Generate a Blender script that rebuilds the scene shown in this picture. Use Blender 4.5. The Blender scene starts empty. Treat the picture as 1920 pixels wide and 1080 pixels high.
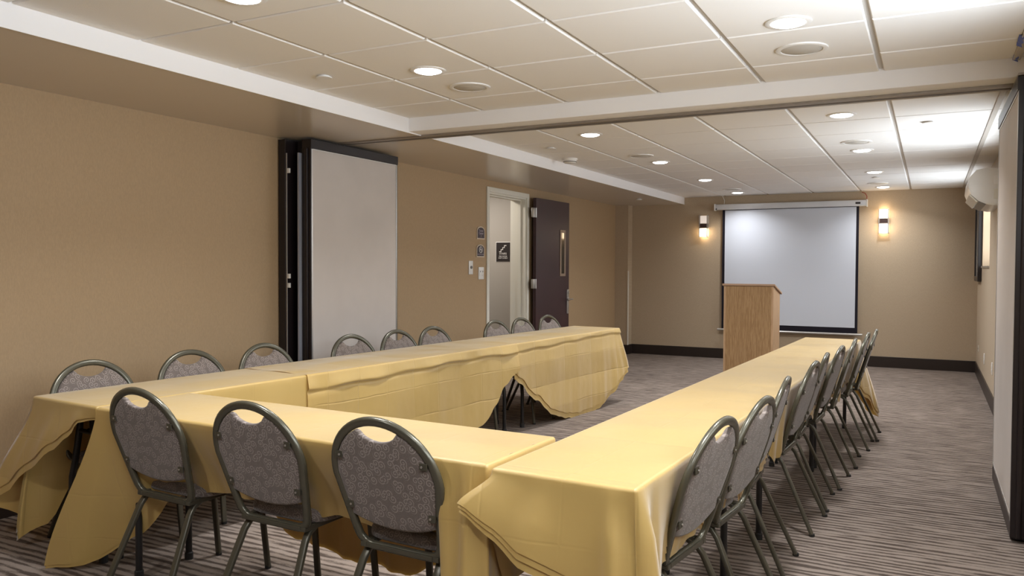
import bpy, bmesh, math, random
from mathutils import Vector, Matrix
random.seed(7)
PI = math.pi
COL = bpy.context.scene.collection
SC = bpy.context.scene

# ------------------------------------------------------------------ dimensions (metres, camera stands over the origin)
CAM_Z, CEIL = 1.3547, 2.417
WL, WR, WB, WF = -4.376, 0.547, 12.04, -3.2      # left / right / back / front wall planes
SOF_X, SOF_Z = -3.335, 2.317                     # soffit face and underside
BM0, BM1, BM_Z = 4.77, 5.09, 2.321               # beam under the folding wall track
GX0, GA = -3.338, 0.6174                         # ceiling grid

# ------------------------------------------------------------------ object helpers
def link(o, parent=None):
    COL.objects.link(o)
    if parent: o.parent = parent
    return o
def tag(o, label=None, cat=None, group=None, kind=None):
    if label: o['label'] = label
    if cat: o['category'] = cat
    if group: o['group'] = group
    if kind: o['kind'] = kind
    return o
def empty(name, loc=(0, 0, 0), rz=0.0):
    o = bpy.data.objects.new(name, None); o.empty_display_size = .1
    o.location = loc; o.rotation_euler = (0, 0, rz)
    return link(o)
def obj(name, bm, mat, parent=None, smooth=False, loc=None, rz=0.0, label=None, recalc=True):
    if recalc: bmesh.ops.recalc_face_normals(bm, faces=bm.faces)
    me = bpy.data.meshes.new(name); bm.to_mesh(me); bm.free()
    for m in (mat if isinstance(mat, (list, tuple)) else [mat]): me.materials.append(m)
    if smooth:
        for p in me.polygons: p.use_smooth = True
        if smooth != 'all':
            try: me.set_sharp_from_angle(angle=math.radians(smooth if smooth is not True else 40))
            except Exception: pass
    o = bpy.data.objects.new(name, me)
    if loc: o.location = loc
    o.rotation_euler = (0, 0, rz)
    if label: o['label'] = label
    return link(o, parent)
def struct(name, bm, mat, parent=None, smooth=False, **k):
    o = obj(name, bm, mat, parent, smooth, **k)
    if not parent: o['kind'] = 'structure'
    return o
def copy_tree(root):
    r = root.copy(); COL.objects.link(r)
    for ch in list(root.children):
        c = ch.copy(); COL.objects.link(c); c.parent = r
        for g in list(ch.children):
            d = g.copy(); COL.objects.link(d); d.parent = c
    return r

# ------------------------------------------------------------------ mesh helpers
def NB(): return bmesh.new()
def box(bm, lo, hi, bev=0.0, seg=2, mi=0):
    lo = Vector(lo); hi = Vector(hi)
    vs = [bm.verts.new((x, y, z)) for z in (lo.z, hi.z) for y in (lo.y, hi.y) for x in (lo.x, hi.x)]
    fs = [bm.faces.new([vs[i] for i in f]) for f in ((0, 2, 3, 1), (4, 5, 7, 6), (0, 1, 5, 4), (2, 6, 7, 3), (0, 4, 6, 2), (1, 3, 7, 5))]
    for f in fs: f.material_index = mi
    if bev > 0:
        es = list({e for f in fs for e in f.edges})
        r = bmesh.ops.bevel(bm, geom=es, offset=bev, segments=seg, affect='EDGES', profile=.5)
        for f in r['faces']: f.material_index = mi
    return vs
def ring_between(bm, a, b):
    n = len(a)
    for i in range(n): bm.faces.new((a[i], a[(i + 1) % n], b[(i + 1) % n], b[i]))
def lathe(bm, prof, c=(0, 0, 0), n=32, axis='z', caps=True):
    c = Vector(c); rings = []
    for r, h in prof:
        ring = []
        for i in range(n):
            a = 2 * PI * i / n; u, v = r * math.cos(a), r * math.sin(a)
            p = {'z': (u, v, h), 'y': (u, h, v), 'x': (h, u, v)}[axis]
            ring.append(bm.verts.new(c + Vector(p)))
        rings.append(ring)
    for a, b in zip(rings, rings[1:]): ring_between(bm, a, b)
    if caps:
        bm.faces.new(rings[0]); bm.faces.new(rings[-1])
def tube(bm, pts, r, n=10, closed=False, flat=None, up=None, e=.7):
    """sweep a round (or flat=(ra, rb) oval) section along pts"""
    pts = [Vector(p) for p in pts]; N = len(pts); rings = []
    ref = Vector(up) if up else None
    prev = None
    for i, p in enumerate(pts):
        if closed: t = pts[(i + 1) % N] - pts[i - 1]
        else: t = pts[min(i + 1, N - 1)] - pts[max(i - 1, 0)]
        t.normalize()
        if ref is not None: a = ref - t * ref.dot(t)
        elif prev is None:
            a = Vector((0, 0, 1)) if abs(t.z) < .9 else Vector((1, 0, 0)); a = a - t * a.dot(t)
        else: a = prev - t * prev.dot(t)
        a.normalize(); prev = a; b = t.cross(a)
        ra, rb = flat if flat else (r, r)
        ring = []
        for k in range(n):
            g = 2 * PI * k / n; ca, sa = math.cos(g), math.sin(g)
            if flat:   # superellipse, squarish oval tube
                ca = math.copysign(abs(ca) ** e, ca); sa = math.copysign(abs(sa) ** e, sa)
            ring.append(bm.verts.new(p + a * ra * ca + b * rb * sa))
        rings.append(ring)
    for i in range(N if closed else N - 1): ring_between(bm, rings[i], rings[(i + 1) % N])
    if not closed: bm.faces.new(rings[0]); bm.faces.new(rings[-1])
def prism(bm, poly, fn, d0, d1, mi=0):
    """extrude a 2-D polygon; fn(u, v, d) -> xyz"""
    a = [bm.verts.new(fn(u, v, d0)) for u, v in poly]; b = [bm.verts.new(fn(u, v, d1)) for u, v in poly]
    n0 = len(bm.faces)
    fs = [bm.faces.new(a), bm.faces.new(b)]
    n = len(a)
    for i in range(n): fs.append(bm.faces.new((a[i], a[(i + 1) % n], b[(i + 1) % n], b[i])))
    for f in fs: f.material_index = mi
def lerp(a, b, t): return a + (b - a) * t
def smooth01(t): t = max(0, min(1, t)); return t * t * (3 - 2 * t)
def curve(tab, x):
    """smooth interpolation in a table [(x, y), ...]"""
    if x <= tab[0][0]: return tab[0][1]
    for (x0, y0), (x1, y1) in zip(tab, tab[1:]):
        if x <= x1: return lerp(y0, y1, smooth01((x - x0) / max(1e-6, x1 - x0)) * .6 + .4 * (x - x0) / max(1e-6, x1 - x0))
    return tab[-1][1]
def lettering(text, size, mat, parent, loc, rot, align='CENTER', name='lettering'):
    cu = bpy.data.curves.new(name, 'FONT'); cu.body = text; cu.size = size; cu.align_x = align; cu.align_y = 'CENTER'
    cu.extrude = .0006; cu.space_line = .9; cu.resolution_u = 3
    o = bpy.data.objects.new(name, cu); cu.materials.append(mat)
    me = bpy.data.meshes.new_from_object(o); me.name = name
    bpy.data.objects.remove(o); bpy.data.curves.remove(cu)
    o = bpy.data.objects.new(name, me); o.location = loc; o.rotation_euler = rot
    if not me.materials: me.materials.append(mat)
    return link(o, parent)

# ------------------------------------------------------------------ materials
class NT:
    def __init__(s, name):
        s.m = bpy.data.materials.new(name); s.m.use_nodes = True
        s.t = s.m.node_tree; s.b = s.t.nodes['Principled BSDF']; s.out = s.t.nodes['Material Output']
    def n(s, typ, ins=None, **props):
        nd = s.t.nodes.new(typ)
        for k, v in props.items(): setattr(nd, k, v)
        for k, v in (ins or {}).items():
            if isinstance(v, bpy.types.NodeSocket): s.t.links.new(v, nd.inputs[k])
            else: nd.inputs[k].default_value = v
        return nd
    def math(s, op, a, b=0.0, c=0.0, clamp=False):
        nd = s.n('ShaderNodeMath', {0: a, 1: b, 2: c}, operation=op); nd.use_clamp = clamp
        return nd.outputs[0]
    def set(s, **k):
        for kk, v in k.items():
            key = {'color': 'Base Color', 'rough': 'Roughness', 'metal': 'Metallic', 'spec': 'Specular IOR Level', 'normal': 'Normal',
                   'sheen': 'Sheen Weight', 'coat': 'Coat Weight', 'emis': 'Emission Color', 'estr': 'Emission Strength', 'trans': 'Transmission Weight'}[kk]
            if isinstance(v, bpy.types.NodeSocket): s.t.links.new(v, s.b.inputs[key])
            else: s.b.inputs[key].default_value = (tuple(v) + (1,) if isinstance(v, (tuple, list)) and len(v) == 3 else v)
        return s
    def co(s): return s.n('ShaderNodeTexCoord').outputs['Object']
    def mapped(s, scale, loc=(0, 0, 0)): return s.n('ShaderNodeMapping', {'Vector': s.co(), 'Scale': scale, 'Location': loc}).outputs[0]
    def noise(s, vec, scale, detail=2.0, rough=.5): return s.n('ShaderNodeTexNoise', {'Vector': vec, 'Scale': scale, 'Detail': detail, 'Roughness': rough}).outputs['Fac']
    def mix(s, f, a, b):
        nd = s.n('ShaderNodeMix', data_type='RGBA')
        for sock, v in ((nd.inputs[0], f), (nd.inputs[6], a), (nd.inputs[7], b)):
            if isinstance(v, bpy.types.NodeSocket): s.t.links.new(v, sock)
            else: sock.default_value = (tuple(v) + (1,)) if isinstance(v, (tuple, list)) and len(v) == 3 else v
        return nd.outputs[2]
    def bump(s, h, strength=.3, dist=.01):
        return s.n('ShaderNodeBump', {'Height': h, 'Strength': strength, 'Distance': dist}).outputs[0]
    def ramp(s, f, a, b, lo=0.0, hi=1.0):
        return s.n('ShaderNodeMapRange', {'Value': f, 'From Min': a, 'From Max': b, 'To Min': lo, 'To Max': hi}, interpolation_type='SMOOTHSTEP').outputs[0]

def plain(name, color, rough=.6, metal=0.0, spec=.5, bump=0.0, bscale=200.0, var=0.0):
    k = NT(name); k.set(color=color, rough=rough, metal=metal, spec=spec)
    if bump: k.set(normal=k.bump(k.noise(k.co(), bscale), bump, .002))
    if var:
        f = k.noise(k.co(), 3.0, 4)
        k.set(color=k.mix(k.ramp(f, .3, .7), tuple(c * (1 - var) for c in color), tuple(min(1, c * (1 + var)) for c in color)))
    return k.m
def emit(name, color, strength, base=(.8, .8, .8)):
    k = NT(name); k.set(color=base, emis=color, estr=strength, rough=.4); return k.m

def wall_mat(name, color, plane):
    k = NT(name)
    m = k.mapped({'x': (1, 60, 14), 'y': (60, 1, 14)}[plane])
    f = k.noise(m, 4.0, 3, .6)
    f2 = k.noise(k.co(), .8, 2)
    g = k.noise(k.mapped({'x': (1, 120, 300), 'y': (120, 1, 300)}[plane]), 3.0, 2)
    c = k.mix(k.ramp(f, .3, .7), tuple(x * .93 for x in color), tuple(x * 1.06 for x in color))
    c = k.mix(k.ramp(f2, .3, .7, 0, .25), c, tuple(x * y for x, y in zip(color, (.95, .93, .90))))
    k.set(color=c, rough=.55, spec=.35, normal=k.bump(k.math('ADD', f, g), .12, .002))
    return k.m
def carpet_mat():
    k = NT('striped_carpet')
    n1 = k.noise(k.mapped((.9, 5.0, 1)), 1.0, 3, .6)
    n2 = k.noise(k.mapped((5.0, 30.0, 1)), 1.0, 3, .6)
    n3 = k.noise(k.mapped((14, 40.0, 1)), 6.0, 2, .6)
    n4 = k.noise(k.mapped((.6, 1.1, 1)), 1.0, 2, .5)
    sep = k.n('ShaderNodeSeparateXYZ', {0: k.co()})
    ph = k.math('ADD', k.math('MULTIPLY', sep.outputs[1], 2 * PI / .046), k.math('MULTIPLY', n1, 13.0))
    s = k.math('MULTIPLY', k.math('SINE', ph), .5)
    v = k.math('ADD', s, k.math('MULTIPLY', k.math('SUBTRACT', n2, .5), 3.0))
    v = k.math('ADD', v, k.math('MULTIPLY', k.math('SUBTRACT', n3, .5), .7))
    v = k.math('ADD', v, k.math('MULTIPLY', k.math('SUBTRACT', n4, .5), .5))
    f = k.ramp(v, -.55, .25)
    c = k.mix(f, (.070, .052, .042), (.285, .234, .197))
    c = k.mix(k.ramp(k.noise(k.co(), 900.0, 2), .3, .7, 0, .35), c, (.12, .097, .083))
    k.set(color=c, rough=.95, spec=.1, normal=k.bump(k.math('ADD', f, n3), .5, .006))
    return k.m
def swirl_mat(name, planar, base, line):
    k = NT(name)
    sep = k.n('ShaderNodeSeparateXYZ', {0: k.co()})
    u, v = {'xz': (0, 2), 'xy': (0, 1)}[planar]
    comb = k.n('ShaderNodeCombineXYZ', {0: k.math('MULTIPLY', sep.outputs[u], 33.0), 1: k.math('MULTIPLY', k.math('ADD', sep.outputs[v], sep.outputs[2]) if planar == 'xy' else sep.outputs[v], 33.0), 2: 0.0}).outputs[0]
    vor = k.n('ShaderNodeTexVoronoi', {'Vector': comb, 'Scale': 1.0, 'Randomness': .8}, voronoi_dimensions='2D')
    dl = k.n('ShaderNodeVectorMath', {0: comb, 1: vor.outputs['Position']}, operation='SUBTRACT').outputs[0]
    ds = k.n('ShaderNodeSeparateXYZ', {0: dl})
    ang = k.math('DIVIDE', k.math('ARCTAN2', ds.outputs[1], ds.outputs[0]), 2 * PI)
    rnd = k.n('ShaderNodeSeparateXYZ', {0: vor.outputs['Color']}).outputs[0]
    sp = k.math('FRACT', k.math('ADD', k.math('ADD', k.math('MULTIPLY', vor.outputs['Distance'], 3.1), ang), k.math('MULTIPLY', rnd, .4)))
    ln = k.ramp(k.math('ABSOLUTE', k.math('SUBTRACT', sp, .5)), .10, .24, 1, 0)
    ln = k.math('MULTIPLY', ln, k.ramp(vor.outputs['Distance'], .46, .56, 1, 0))
    fine = k.noise(k.co(), 320.0, 2)
    c = k.mix(k.ramp(fine, .3, .7), tuple(x * .82 for x in base), tuple(x * 1.15 for x in base))
    c = k.mix(k.math('MULTIPLY', ln, .75), c, line)
    k.set(color=c, rough=.7, spec=.3, sheen=.25, normal=k.bump(k.math('ADD', ln, k.math('MULTIPLY', fine, .4)), .35, .0015))
    return k.m
def cloth_mat(name, crease, facet, wrinkle):
    k = NT(name)
    sep = k.n('ShaderNodeSeparateXYZ', {0: k.co()})
    wob = k.math('MULTIPLY', k.math('SUBTRACT', k.noise(k.co(), 2.5, 2), .5), .03)
    lines = facets = None
    for ax, per, off in ((0, .262, .07), (1, .262, .11), (2, .205, .085)):
        x = k.math('DIVIDE', k.math('ADD', k.math('ADD', sep.outputs[ax], wob), off), per)
        d = k.math('MULTIPLY', k.math('ABSOLUTE', k.math('SUBTRACT', k.math('FRACT', x), .5)), per)
        cr = k.ramp(d, 0.0, .007, 1, 0)
        tri = k.math('MULTIPLY', k.math('ABSOLUTE', k.math('SUBTRACT', k.math('FRACT', k.math('ADD', k.math('MULTIPLY', x, .5), .25)), .5)), 2.0)
        n = k.noise(k.mapped((1, 1, 1), (3.1 * ax, 1.7, 5.3 * ax)), 1.6, 1)
        fc = k.math('MULTIPLY', tri, k.ramp(n, .25, .75, .2, 1.0))
        lines = cr if lines is None else k.math('MAXIMUM', lines, cr)
        facets = fc if facets is None else k.math('ADD', facets, fc)
    msk = k.ramp(k.noise(k.co(), 2.7, 2), .34, .62)
    wr = k.noise(k.mapped((1, 1, .8)), 3.6, 3, .5)
    weave = k.noise(k.co(), 500.0, 1)
    h = k.math('ADD', k.math('ADD', k.math('MULTIPLY', k.math('MULTIPLY', lines, msk), -crease), k.math('MULTIPLY', wr, wrinkle)), k.math('ADD', k.math('MULTIPLY', weave, .0001), k.math('MULTIPLY', facets, facet)))
    col = k.mix(k.ramp(k.noise(k.co(), 1.3, 2), .3, .7), (.550, .372, .112), (.60, .410, .130))
    k.b.inputs['Sheen Roughness'].default_value = .4
    k.b.inputs['Coat Roughness'].default_value = .38
    k.set(coat=.12, color=col, rough=.44, spec=.9, sheen=.45, normal=k.bump(h, 1.0, 1.0))
    tr = k.n('ShaderNodeBsdfTranslucent', {'Color': (.62, .36, .06, 1)})
    mx = k.n('ShaderNodeMixShader', {0: .20, 1: k.b.outputs[0], 2: tr.outputs[0]})
    k.t.links.new(mx.outputs[0], k.out.inputs['Surface'])
    return k.m
def wood_mat(name, c0, c1, vert=True):
    k = NT(name)
    v = k.mapped((9, 9, .45) if vert else (1.0, 9, 9))
    f = k.noise(v, 3.0, 5, .65)
    g = k.noise(k.mapped((70, 70, 3) if vert else (3, 70, 70)), 3.0, 2)
    w = k.math('FRACT', k.math('MULTIPLY', f, 7.0))
    w = k.math('ABSOLUTE', k.math('SUBTRACT', w, .5))
    a = k.math('ADD', k.math('MULTIPLY', w, .9), k.math('MULTIPLY', g, .5))
    k.set(color=k.mix(k.ramp(a, .2, .75), c0, c1), rough=.45, spec=.4)
    return k.m

M = {}
M['wall_x'] = wall_mat('tan_wallcovering', (.41, .285, .162), 'x')
M['wall_r'] = wall_mat('pale_tan_wallcovering', (.52, .425, .31), 'x')
M['wall_y'] = wall_mat('tan_wallcovering_end', (.46, .362, .25), 'y')
M['carpet'] = carpet_mat()
M['tile'] = plain('ceiling_tile', (.845, .825, .80), .85, spec=.2, bump=.25, bscale=260)
M['grid'] = plain('ceiling_grid', (.56, .535, .50), .5)
M['white_paint'] = plain('white_paint', (.85, .83, .82), .5, spec=.4, bump=.05, bscale=60)
M['soffit'] = plain('shaded_soffit_paint', (.62, .56, .49), .24, spec=.6, bump=.04, bscale=30)
M['track'] = plain('track_metal', (.34, .30, .26), .35, .6)
M['base'] = plain('dark_baseboard', (.022, .014, .011), .38, spec=.5)
M['dark'] = plain('dark_frame', (.014, .009, .009), .35, spec=.5)
M['panel'] = plain('grey_panel_vinyl', (.55, .495, .45), .6, spec=.3, bump=.15, bscale=350, var=.03)
M['panel_grey'] = plain('grey_panel_edge', (.28, .28, .31), .5)
M['alu'] = plain('aluminium', (.62, .60, .57), .35, .8)
M['steel'] = plain('brushed_steel', (.55, .53, .50), .32, .9)
M['cream'] = plain('cream_paint', (.72, .69, .60), .45, spec=.4)
M['vest'] = plain('grey_vestibule_wall', (.40, .37, .33), .6, bump=.1, bscale=120)
M['door'] = plain('plum_brown_door', (.042, .017, .019), .38, spec=.5, var=.1)
M['glassdark'] = plain('dark_glass', (.012, .010, .010), .08, spec=.6)
M['bronze_trim'] = plain('bronze_trim', (.34, .25, .18), .4, .3)
M['sign'] = plain('sign_brown', (.020, .014, .013), .45)
M['sign_plum'] = plain('sign_plum', (.055, .040, .050), .45)
M['sign_edge'] = plain('sign_edge', (.62, .52, .40), .4, .2)
M['sign_white'] = plain('sign_lettering', (.80, .78, .76), .5)
M['sign_faint'] = plain('sign_faint_lettering', (.45, .40, .45), .5)
M['plastic'] = plain('white_plastic', (.78, .76, .72), .35, spec=.5)
M['plastic_grey'] = plain('grey_plastic', (.22, .21, .20), .4)
M['screen'] = plain('screen_fabric', (.62, .65, .71), .75, spec=.25, bump=.05, bscale=500)
M['screen_border'] = plain('screen_border', (.012, .010, .016), .7, spec=.2)
M['screen_case'] = plain('screen_case', (.62, .62, .63), .4, spec=.5)
M['frame'] = plain('pewter_tube', (.098, .092, .066), .27, .45, spec=.6)
M['leg'] = plain('pewter_leg', (.080, .073, .052), .33, .4, spec=.55)
M['black'] = plain('black_metal', (.010, .009, .009), .4, spec=.5)
M['rubber'] = plain('black_rubber', (.015, .014, .013), .7)
M['swirl'] = swirl_mat('taupe_swirl_fabric', 'xz', (.138, .109, .093), (.32, .27, .24))
M['swirl_seat'] = swirl_mat('taupe_swirl_seat_fabric', 'xy', (.138, .109, .094), (.305, .255, .225))
M['cloth'] = cloth_mat('creased_gold_tablecloth', .0016, .018, .012)
M['cloth_smooth'] = cloth_mat('smooth_gold_tablecloth', .0007, .007, .007)
M['laminate'] = wood_mat('brown_laminate', (.16, .09, .05), (.24, .14, .08), False)
M['oak'] = wood_mat('oak_veneer', (.27, .155, .068), (.38, .24, .118))
M['oak_light'] = wood_mat('oak_side_veneer', (.40, .25, .14), (.50, .33, .19))
M['oak_edge'] = plain('oak_edge_band', (.42, .27, .17), .45)
M['lens'] = emit('lamp_lens', (1.0, .985, .97), 14.0)
M['trimring'] = plain('lamp_trim_ring', (.80, .78, .75), .4)
M['grille'] = plain('speaker_grille', (.56, .53, .48), .7, bump=.5, bscale=900)
M['sconce_lit'] = emit('lit_sconce_glass', (1.0, .74, .45), 14.0)
M['sconce_dim'] = emit('dim_sconce_glass', (1.0, .85, .72), .45, (.75, .70, .66))
M['bronze'] = plain('dark_bronze', (.055, .030, .024), .4, .3)
M['tape'] = plain('blue_tape', (.10, .14, .42), .6)
M['red_wire'] = plain('red_wire', (.35, .04, .02), .5)
M['sky_glass'] = emit('daylit_window_glass', (.84, .92, 1.0), 5.5)
M['reveal'] = plain('beige_reveal', (.50, .37, .24), .6)
M['pictureface'] = plain('picture_face', (.20, .21, .22), .25)

# ------------------------------------------------------------------ room shell
bm = NB(); box(bm, (WL - 2.2, WF - .1, -.1), (WR + .3, WB + .1, 0)); struct('floor', bm, M['carpet'])
DY0, DY1, DZ = 7.80, 8.735, 2.19                       # door opening
T = .2
bm = NB()
box(bm, (WL - T, WF, 0), (WL, DY0, 2.6)); box(bm, (WL - T, DY1, 0), (WL, WB + .1, 2.6)); box(bm, (WL - T, DY0, DZ), (WL, DY1, 2.6))
struct('wall_left', bm, M['wall_x'])
bm = NB(); box(bm, (WL - T, WB, 0), (WR + .25, WB + .15, 2.6)); box(bm, (WL, WB - .19, 0), (-4.165, WB, SOF_Z)); struct('wall_back', bm, M['wall_y'])
bm = NB(); box(bm, (WL - T, WF - .15, 0), (WR + .25, WF, 2.6)); struct('wall_front', bm, M['wall_y'])
WINS = [(9.75, 11.08, 1.375, 2.185), (6.25, 7.85, 1.375, 2.185), (.2, 3.6, 1.45, 2.185)]  # last two are unseen, inferred from the brighter right ceiling, sized to light it
bm = NB()
ys = [WF]
for y0, y1, z0, z1 in sorted(WINS):
    box(bm, (WR, ys[-1], 0), (WR + .25, y0, 2.6)); box(bm, (WR, y0, 0), (WR + .25, y1, z0)); box(bm, (WR, y0, z1), (WR + .25, y1, 2.6)); ys.append(y1)
box(bm, (WR, ys[-1], 0), (WR + .25, WB + .1, 2.6))
struct('wall_right', bm, M['wall_r'])
for i, (y0, y1, z0, z1) in enumerate(WINS):
    w = empty('window_%d' % (i + 1), (WR, (y0 + y1) / 2, z0)); w['kind'] = 'structure'
    cy = (y0 + y1) / 2
    def L(p): return (p[0] - WR, p[1] - cy, p[2] - z0)
    bm = NB(); box(bm, L((WR + .16, y0, z0)), L((WR + .17, y1, z1))); obj('pane', bm, M['sky_glass'], w)
    bm = NB()
    box(bm, L((WR + .004, y0, z0)), L((WR + .16, y0 + .012, z1))); box(bm, L((WR + .004, y1 - .012, z0)), L((WR + .16, y1, z1)))
    box(bm, L((WR + .004, y0 + .012, z1 - .012)), L((WR + .16, y1 - .012, z1))); obj('reveal', bm, M['reveal'], w)
    bm = NB()
    for a, b in ((y0 + .012, y0 + .05), (y1 - .05, y1 - .012), (cy - .02, cy + .02)): box(bm, L((WR + .135, a, z0 + .012)), L((WR + .16, b, z1 - .012)))
    box(bm, L((WR + .135, y0 + .012, z0 + .012)), L((WR + .16, y1 - .012, z0 + .05))); obj('sash', bm, M['cream'], w)
    bm = NB(); box(bm, L((WR - .012, y0, z0 - .012)), L((WR + .16, y1, z0 + .012)), .003); obj('sill', bm, M['steel'], w)

# ceiling: two fields of lay-in tiles with recessed channels
def ceiling_field(bm, ylines, y0, y1):
    g, dz, ch = .0125, .016, .005
    xs = [GX0 + GA * i for i in range(0, 7)]
    xs = [SOF_X - .001] + xs[1:] + [WR + .02]
    yl = [y0] + [y for y in ylines if y0 + .05 < y < y1 - .05] + [y1]
    box(bm, (SOF_X - .05, y0, CEIL + dz), (WR + .2, y1, CEIL + .08), mi=1)
    for a, b in zip(xs, xs[1:]):
        for c, d in zip(yl, yl[1:]):
            x0, x1 = a + (g if a != xs[0] else 0), b - (g if b != xs[-1] else 0)
            c2, d2 = c + (g * .55 if c != yl[0] else 0), d - (g * .55 if d != yl[-1] else 0)
            p = [(x0, c2), (x1, c2), (x1, d2), (x0, d2)]
            lo = [bm.verts.new((px + (ch if k in (0, 3) else -ch), py + (ch if k in (0, 1) else -ch), CEIL)) for k, (px, py) in enumerate(p)]
            md = [bm.verts.new((px, py, CEIL + ch)) for px, py in p]
            hi = [bm.verts.new((px, py, CEIL + dz + .001)) for px, py in p]
            bm.faces.new(lo); ring_between(bm, lo, md); ring_between(bm, md, hi)
bm = NB()
ceiling_field(bm, [2.563 + .6009 * j for j in range(-9, 4)], WF, BM0)
ceiling_field(bm, [6.2375 + .6205 * j for j in range(-2, 12)], BM1, WB)
box(bm, (WL - T, WF, CEIL + .09), (WR + .25, WB + .1, CEIL + .15), mi=1)
struct('ceiling', bm, [M['tile'], M['grid']])
# soffit along the left wall: white face, beige underside toned darker for its lack of light
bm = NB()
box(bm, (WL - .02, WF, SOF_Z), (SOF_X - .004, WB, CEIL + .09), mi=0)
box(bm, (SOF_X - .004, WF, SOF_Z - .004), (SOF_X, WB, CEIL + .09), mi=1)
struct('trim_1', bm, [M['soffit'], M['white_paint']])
# beam with the folding-wall track
bm = NB()
box(bm, (SOF_X, BM0, BM_Z), (WR + .02, BM1, CEIL + .09), .004)
struct('trim_2', bm, M['white_paint'])
bm = NB()
for y0, y1, dz in ((4.925, 4.955, .010), (4.972, 4.990, .006), (5.006, 5.036, .010)): box(bm, (WL, y0, BM_Z - .004 - dz), (WR, y1, BM_Z - .0005))
box(bm, (WL, 4.955, BM_Z - .006), (WR, 5.006, BM_Z - .0005))
struct('trim_3', bm, M['track'])
bm = NB(); box(bm, (.352, WF, CEIL - .011), (.384, BM0, CEIL + .02), .002); box(bm, (.352, BM1, CEIL - .011), (.384, WB, CEIL + .02), .002)
struct('trim_5', bm, plain('shaded_grid_runner', (.50, .46, .41), .45))  # grey tone stands in for the shadow along this grid strip
# baseboards
def basebd(name, lo, hi): bm = NB(); box(bm, lo, hi, .004); struct(name, bm, M['base'])
BH = .148
bm = NB(); box(bm, (WL, WF, 0), (WL + .014, DY0 - .055, BH), .003); box(bm, (WL, DY1 + .055, 0), (WL + .014, WB - .19, BH), .003); struct('baseboard_left', bm, M['base'])
bm = NB(); box(bm, (-4.165, WB - .014, 0), (WR, WB, BH), .003); box(bm, (WL, WB - .204, 0), (-4.151, WB - .19, BH), .003); box(bm, (-4.165, WB - .2, 0), (-4.151, WB, BH), .003); struct('baseboard_back', bm, M['base'])
basebd('baseboard_right', (WR - .014, WF, 0), (WR, WB, BH))
# corner guard on the wall chase
bm = NB(); box(bm, (-4.170, WB - .197, BH), (-4.150, WB - .178, 1.30), .002); struct('trim_4', bm, M['cream'])

# stair vestibule beyond the door
bm = NB()
box(bm, (-6.2, 9.30, 0), (WL - T, 9.42, 2.6)); box(bm, (-6.3, 6.6, 0), (-6.2, 9.42, 2.6)); box(bm, (-6.2, 6.5, 0), (WL - T, 6.6, 2.6)); box(bm, (-6.3, 6.5, 2.5), (WL - T, 9.42, 2.6))
struct('wall_vestibule', bm, M['vest'])

# ------------------------------------------------------------------ door
bm = NB()
cw, ct = .055, .016
for y0, y1 in ((DY0 - cw, DY0), (DY1, DY1 + cw)): box(bm, (WL, y0, 0), (WL + ct, y1, DZ + cw), .004)
box(bm, (WL, DY0, DZ), (WL + ct, DY1, DZ + cw), .004)
for y0, y1 in ((DY0, DY0 + .02), (DY1 - .02, DY1)): box(bm, (WL - T - .005, y0, 0), (WL, y1, DZ))
box(bm, (WL - T - .005, DY0 + .02, DZ - .02), (WL, DY1 - .02, DZ))
for y0, y1 in ((DY0 + .02, DY0 + .034), (DY1 - .034, DY1 - .02)): box(bm, (WL - .10, y0, 0), (WL - .06, y1, DZ - .02))
box(bm, (WL - .10, DY0 + .034, DZ - .034), (WL - .06, DY1 - .034, DZ - .02))
struct('door_frame', bm, M['cream'])
bm = NB(); box(bm, (WL - .045, DY0 + .0195, .98), (WL - .02, DY0 + .0225, 1.12), .001); o = obj('strike_plate', bm, M['black']); o.parent = bpy.data.objects['door_frame']
bm = NB(); box(bm, (WL - .05, DY0 + .0200, 2.06), (WL - .01, DY0 + .034, 2.165), .002); lathe(bm, [(.012, 0), (.012, .012)], (WL - .03, DY0 + .034, 2.14), 14, 'y'); o = obj('door_switch', bm, M['plastic_grey']); o.parent = bpy.data.objects['door_frame']
HY, HX = DY1 + .085, WL + .052
LW, LT = .935, .045
dr = empty('door_1', (HX, HY, 0), math.radians(-2.0)); dr['kind'] = 'structure'
tag(dr, 'plum brown door leaf swung open against the wall', None)
bm = NB(); box(bm, (0, 0, .012), (LT, LW, 2.20), .003); obj('leaf', bm, M['door'], dr)
vy0, vy1, vz0, vz1 = .655, .815, 1.235, 1.835
bm = NB()
for a in ((LT, vy0, vz0, vy0 + .035, vz1), (LT, vy1 - .035, vz0, vy1, vz1)): box(bm, (a[0], a[1], a[2]), (a[0] + .008, a[3], a[4]), .002)
box(bm, (LT, vy0 + .035, vz1 - .035), (LT + .008, vy1 - .035, vz1), .002); box(bm, (LT, vy0 + .035, vz0), (LT + .008, vy1 - .035, vz0 + .035), .002)
v = obj('vision_frame', bm, M['bronze_trim'], dr)
bm = NB(); box(bm, (LT + .0005, vy0 + .036, vz0 + .036), (LT + .003, vy1 - .036, vz1 - .036)); obj('glass', bm, M['glassdark'], v)
bm = NB(); box(bm, (LT, LW - .075, .74), (LT + .012, LW - .02, 1.06), .004); h = obj('lock_plate', bm, M['steel'], dr)
bm = NB()
lathe(bm, [(.026, LT + .012), (.026, LT + .02), (.012, LT + .024), (.011, LT + .06)], (0, LW - .048, .93), 16, 'x')
tube(bm, [(LT + .055, LW - .05, .93), (LT + .062, LW - .09, .93), (LT + .06, LW - .165, .928)], .010, 10)
tube(bm, [(LT + .055, LW - .05, .93), (LT + .058, LW - .0, .932)], .009, 10)
obj('lever_handle', bm, M['steel'], h, True)
bm = NB(); lathe(bm, [(.016, LT + .012), (.016, LT + .022), (.006, LT + .024)], (0, LW - .048, 1.02), 16, 'x'); obj('lock_cylinder', bm, M['steel'], h, True)
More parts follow.
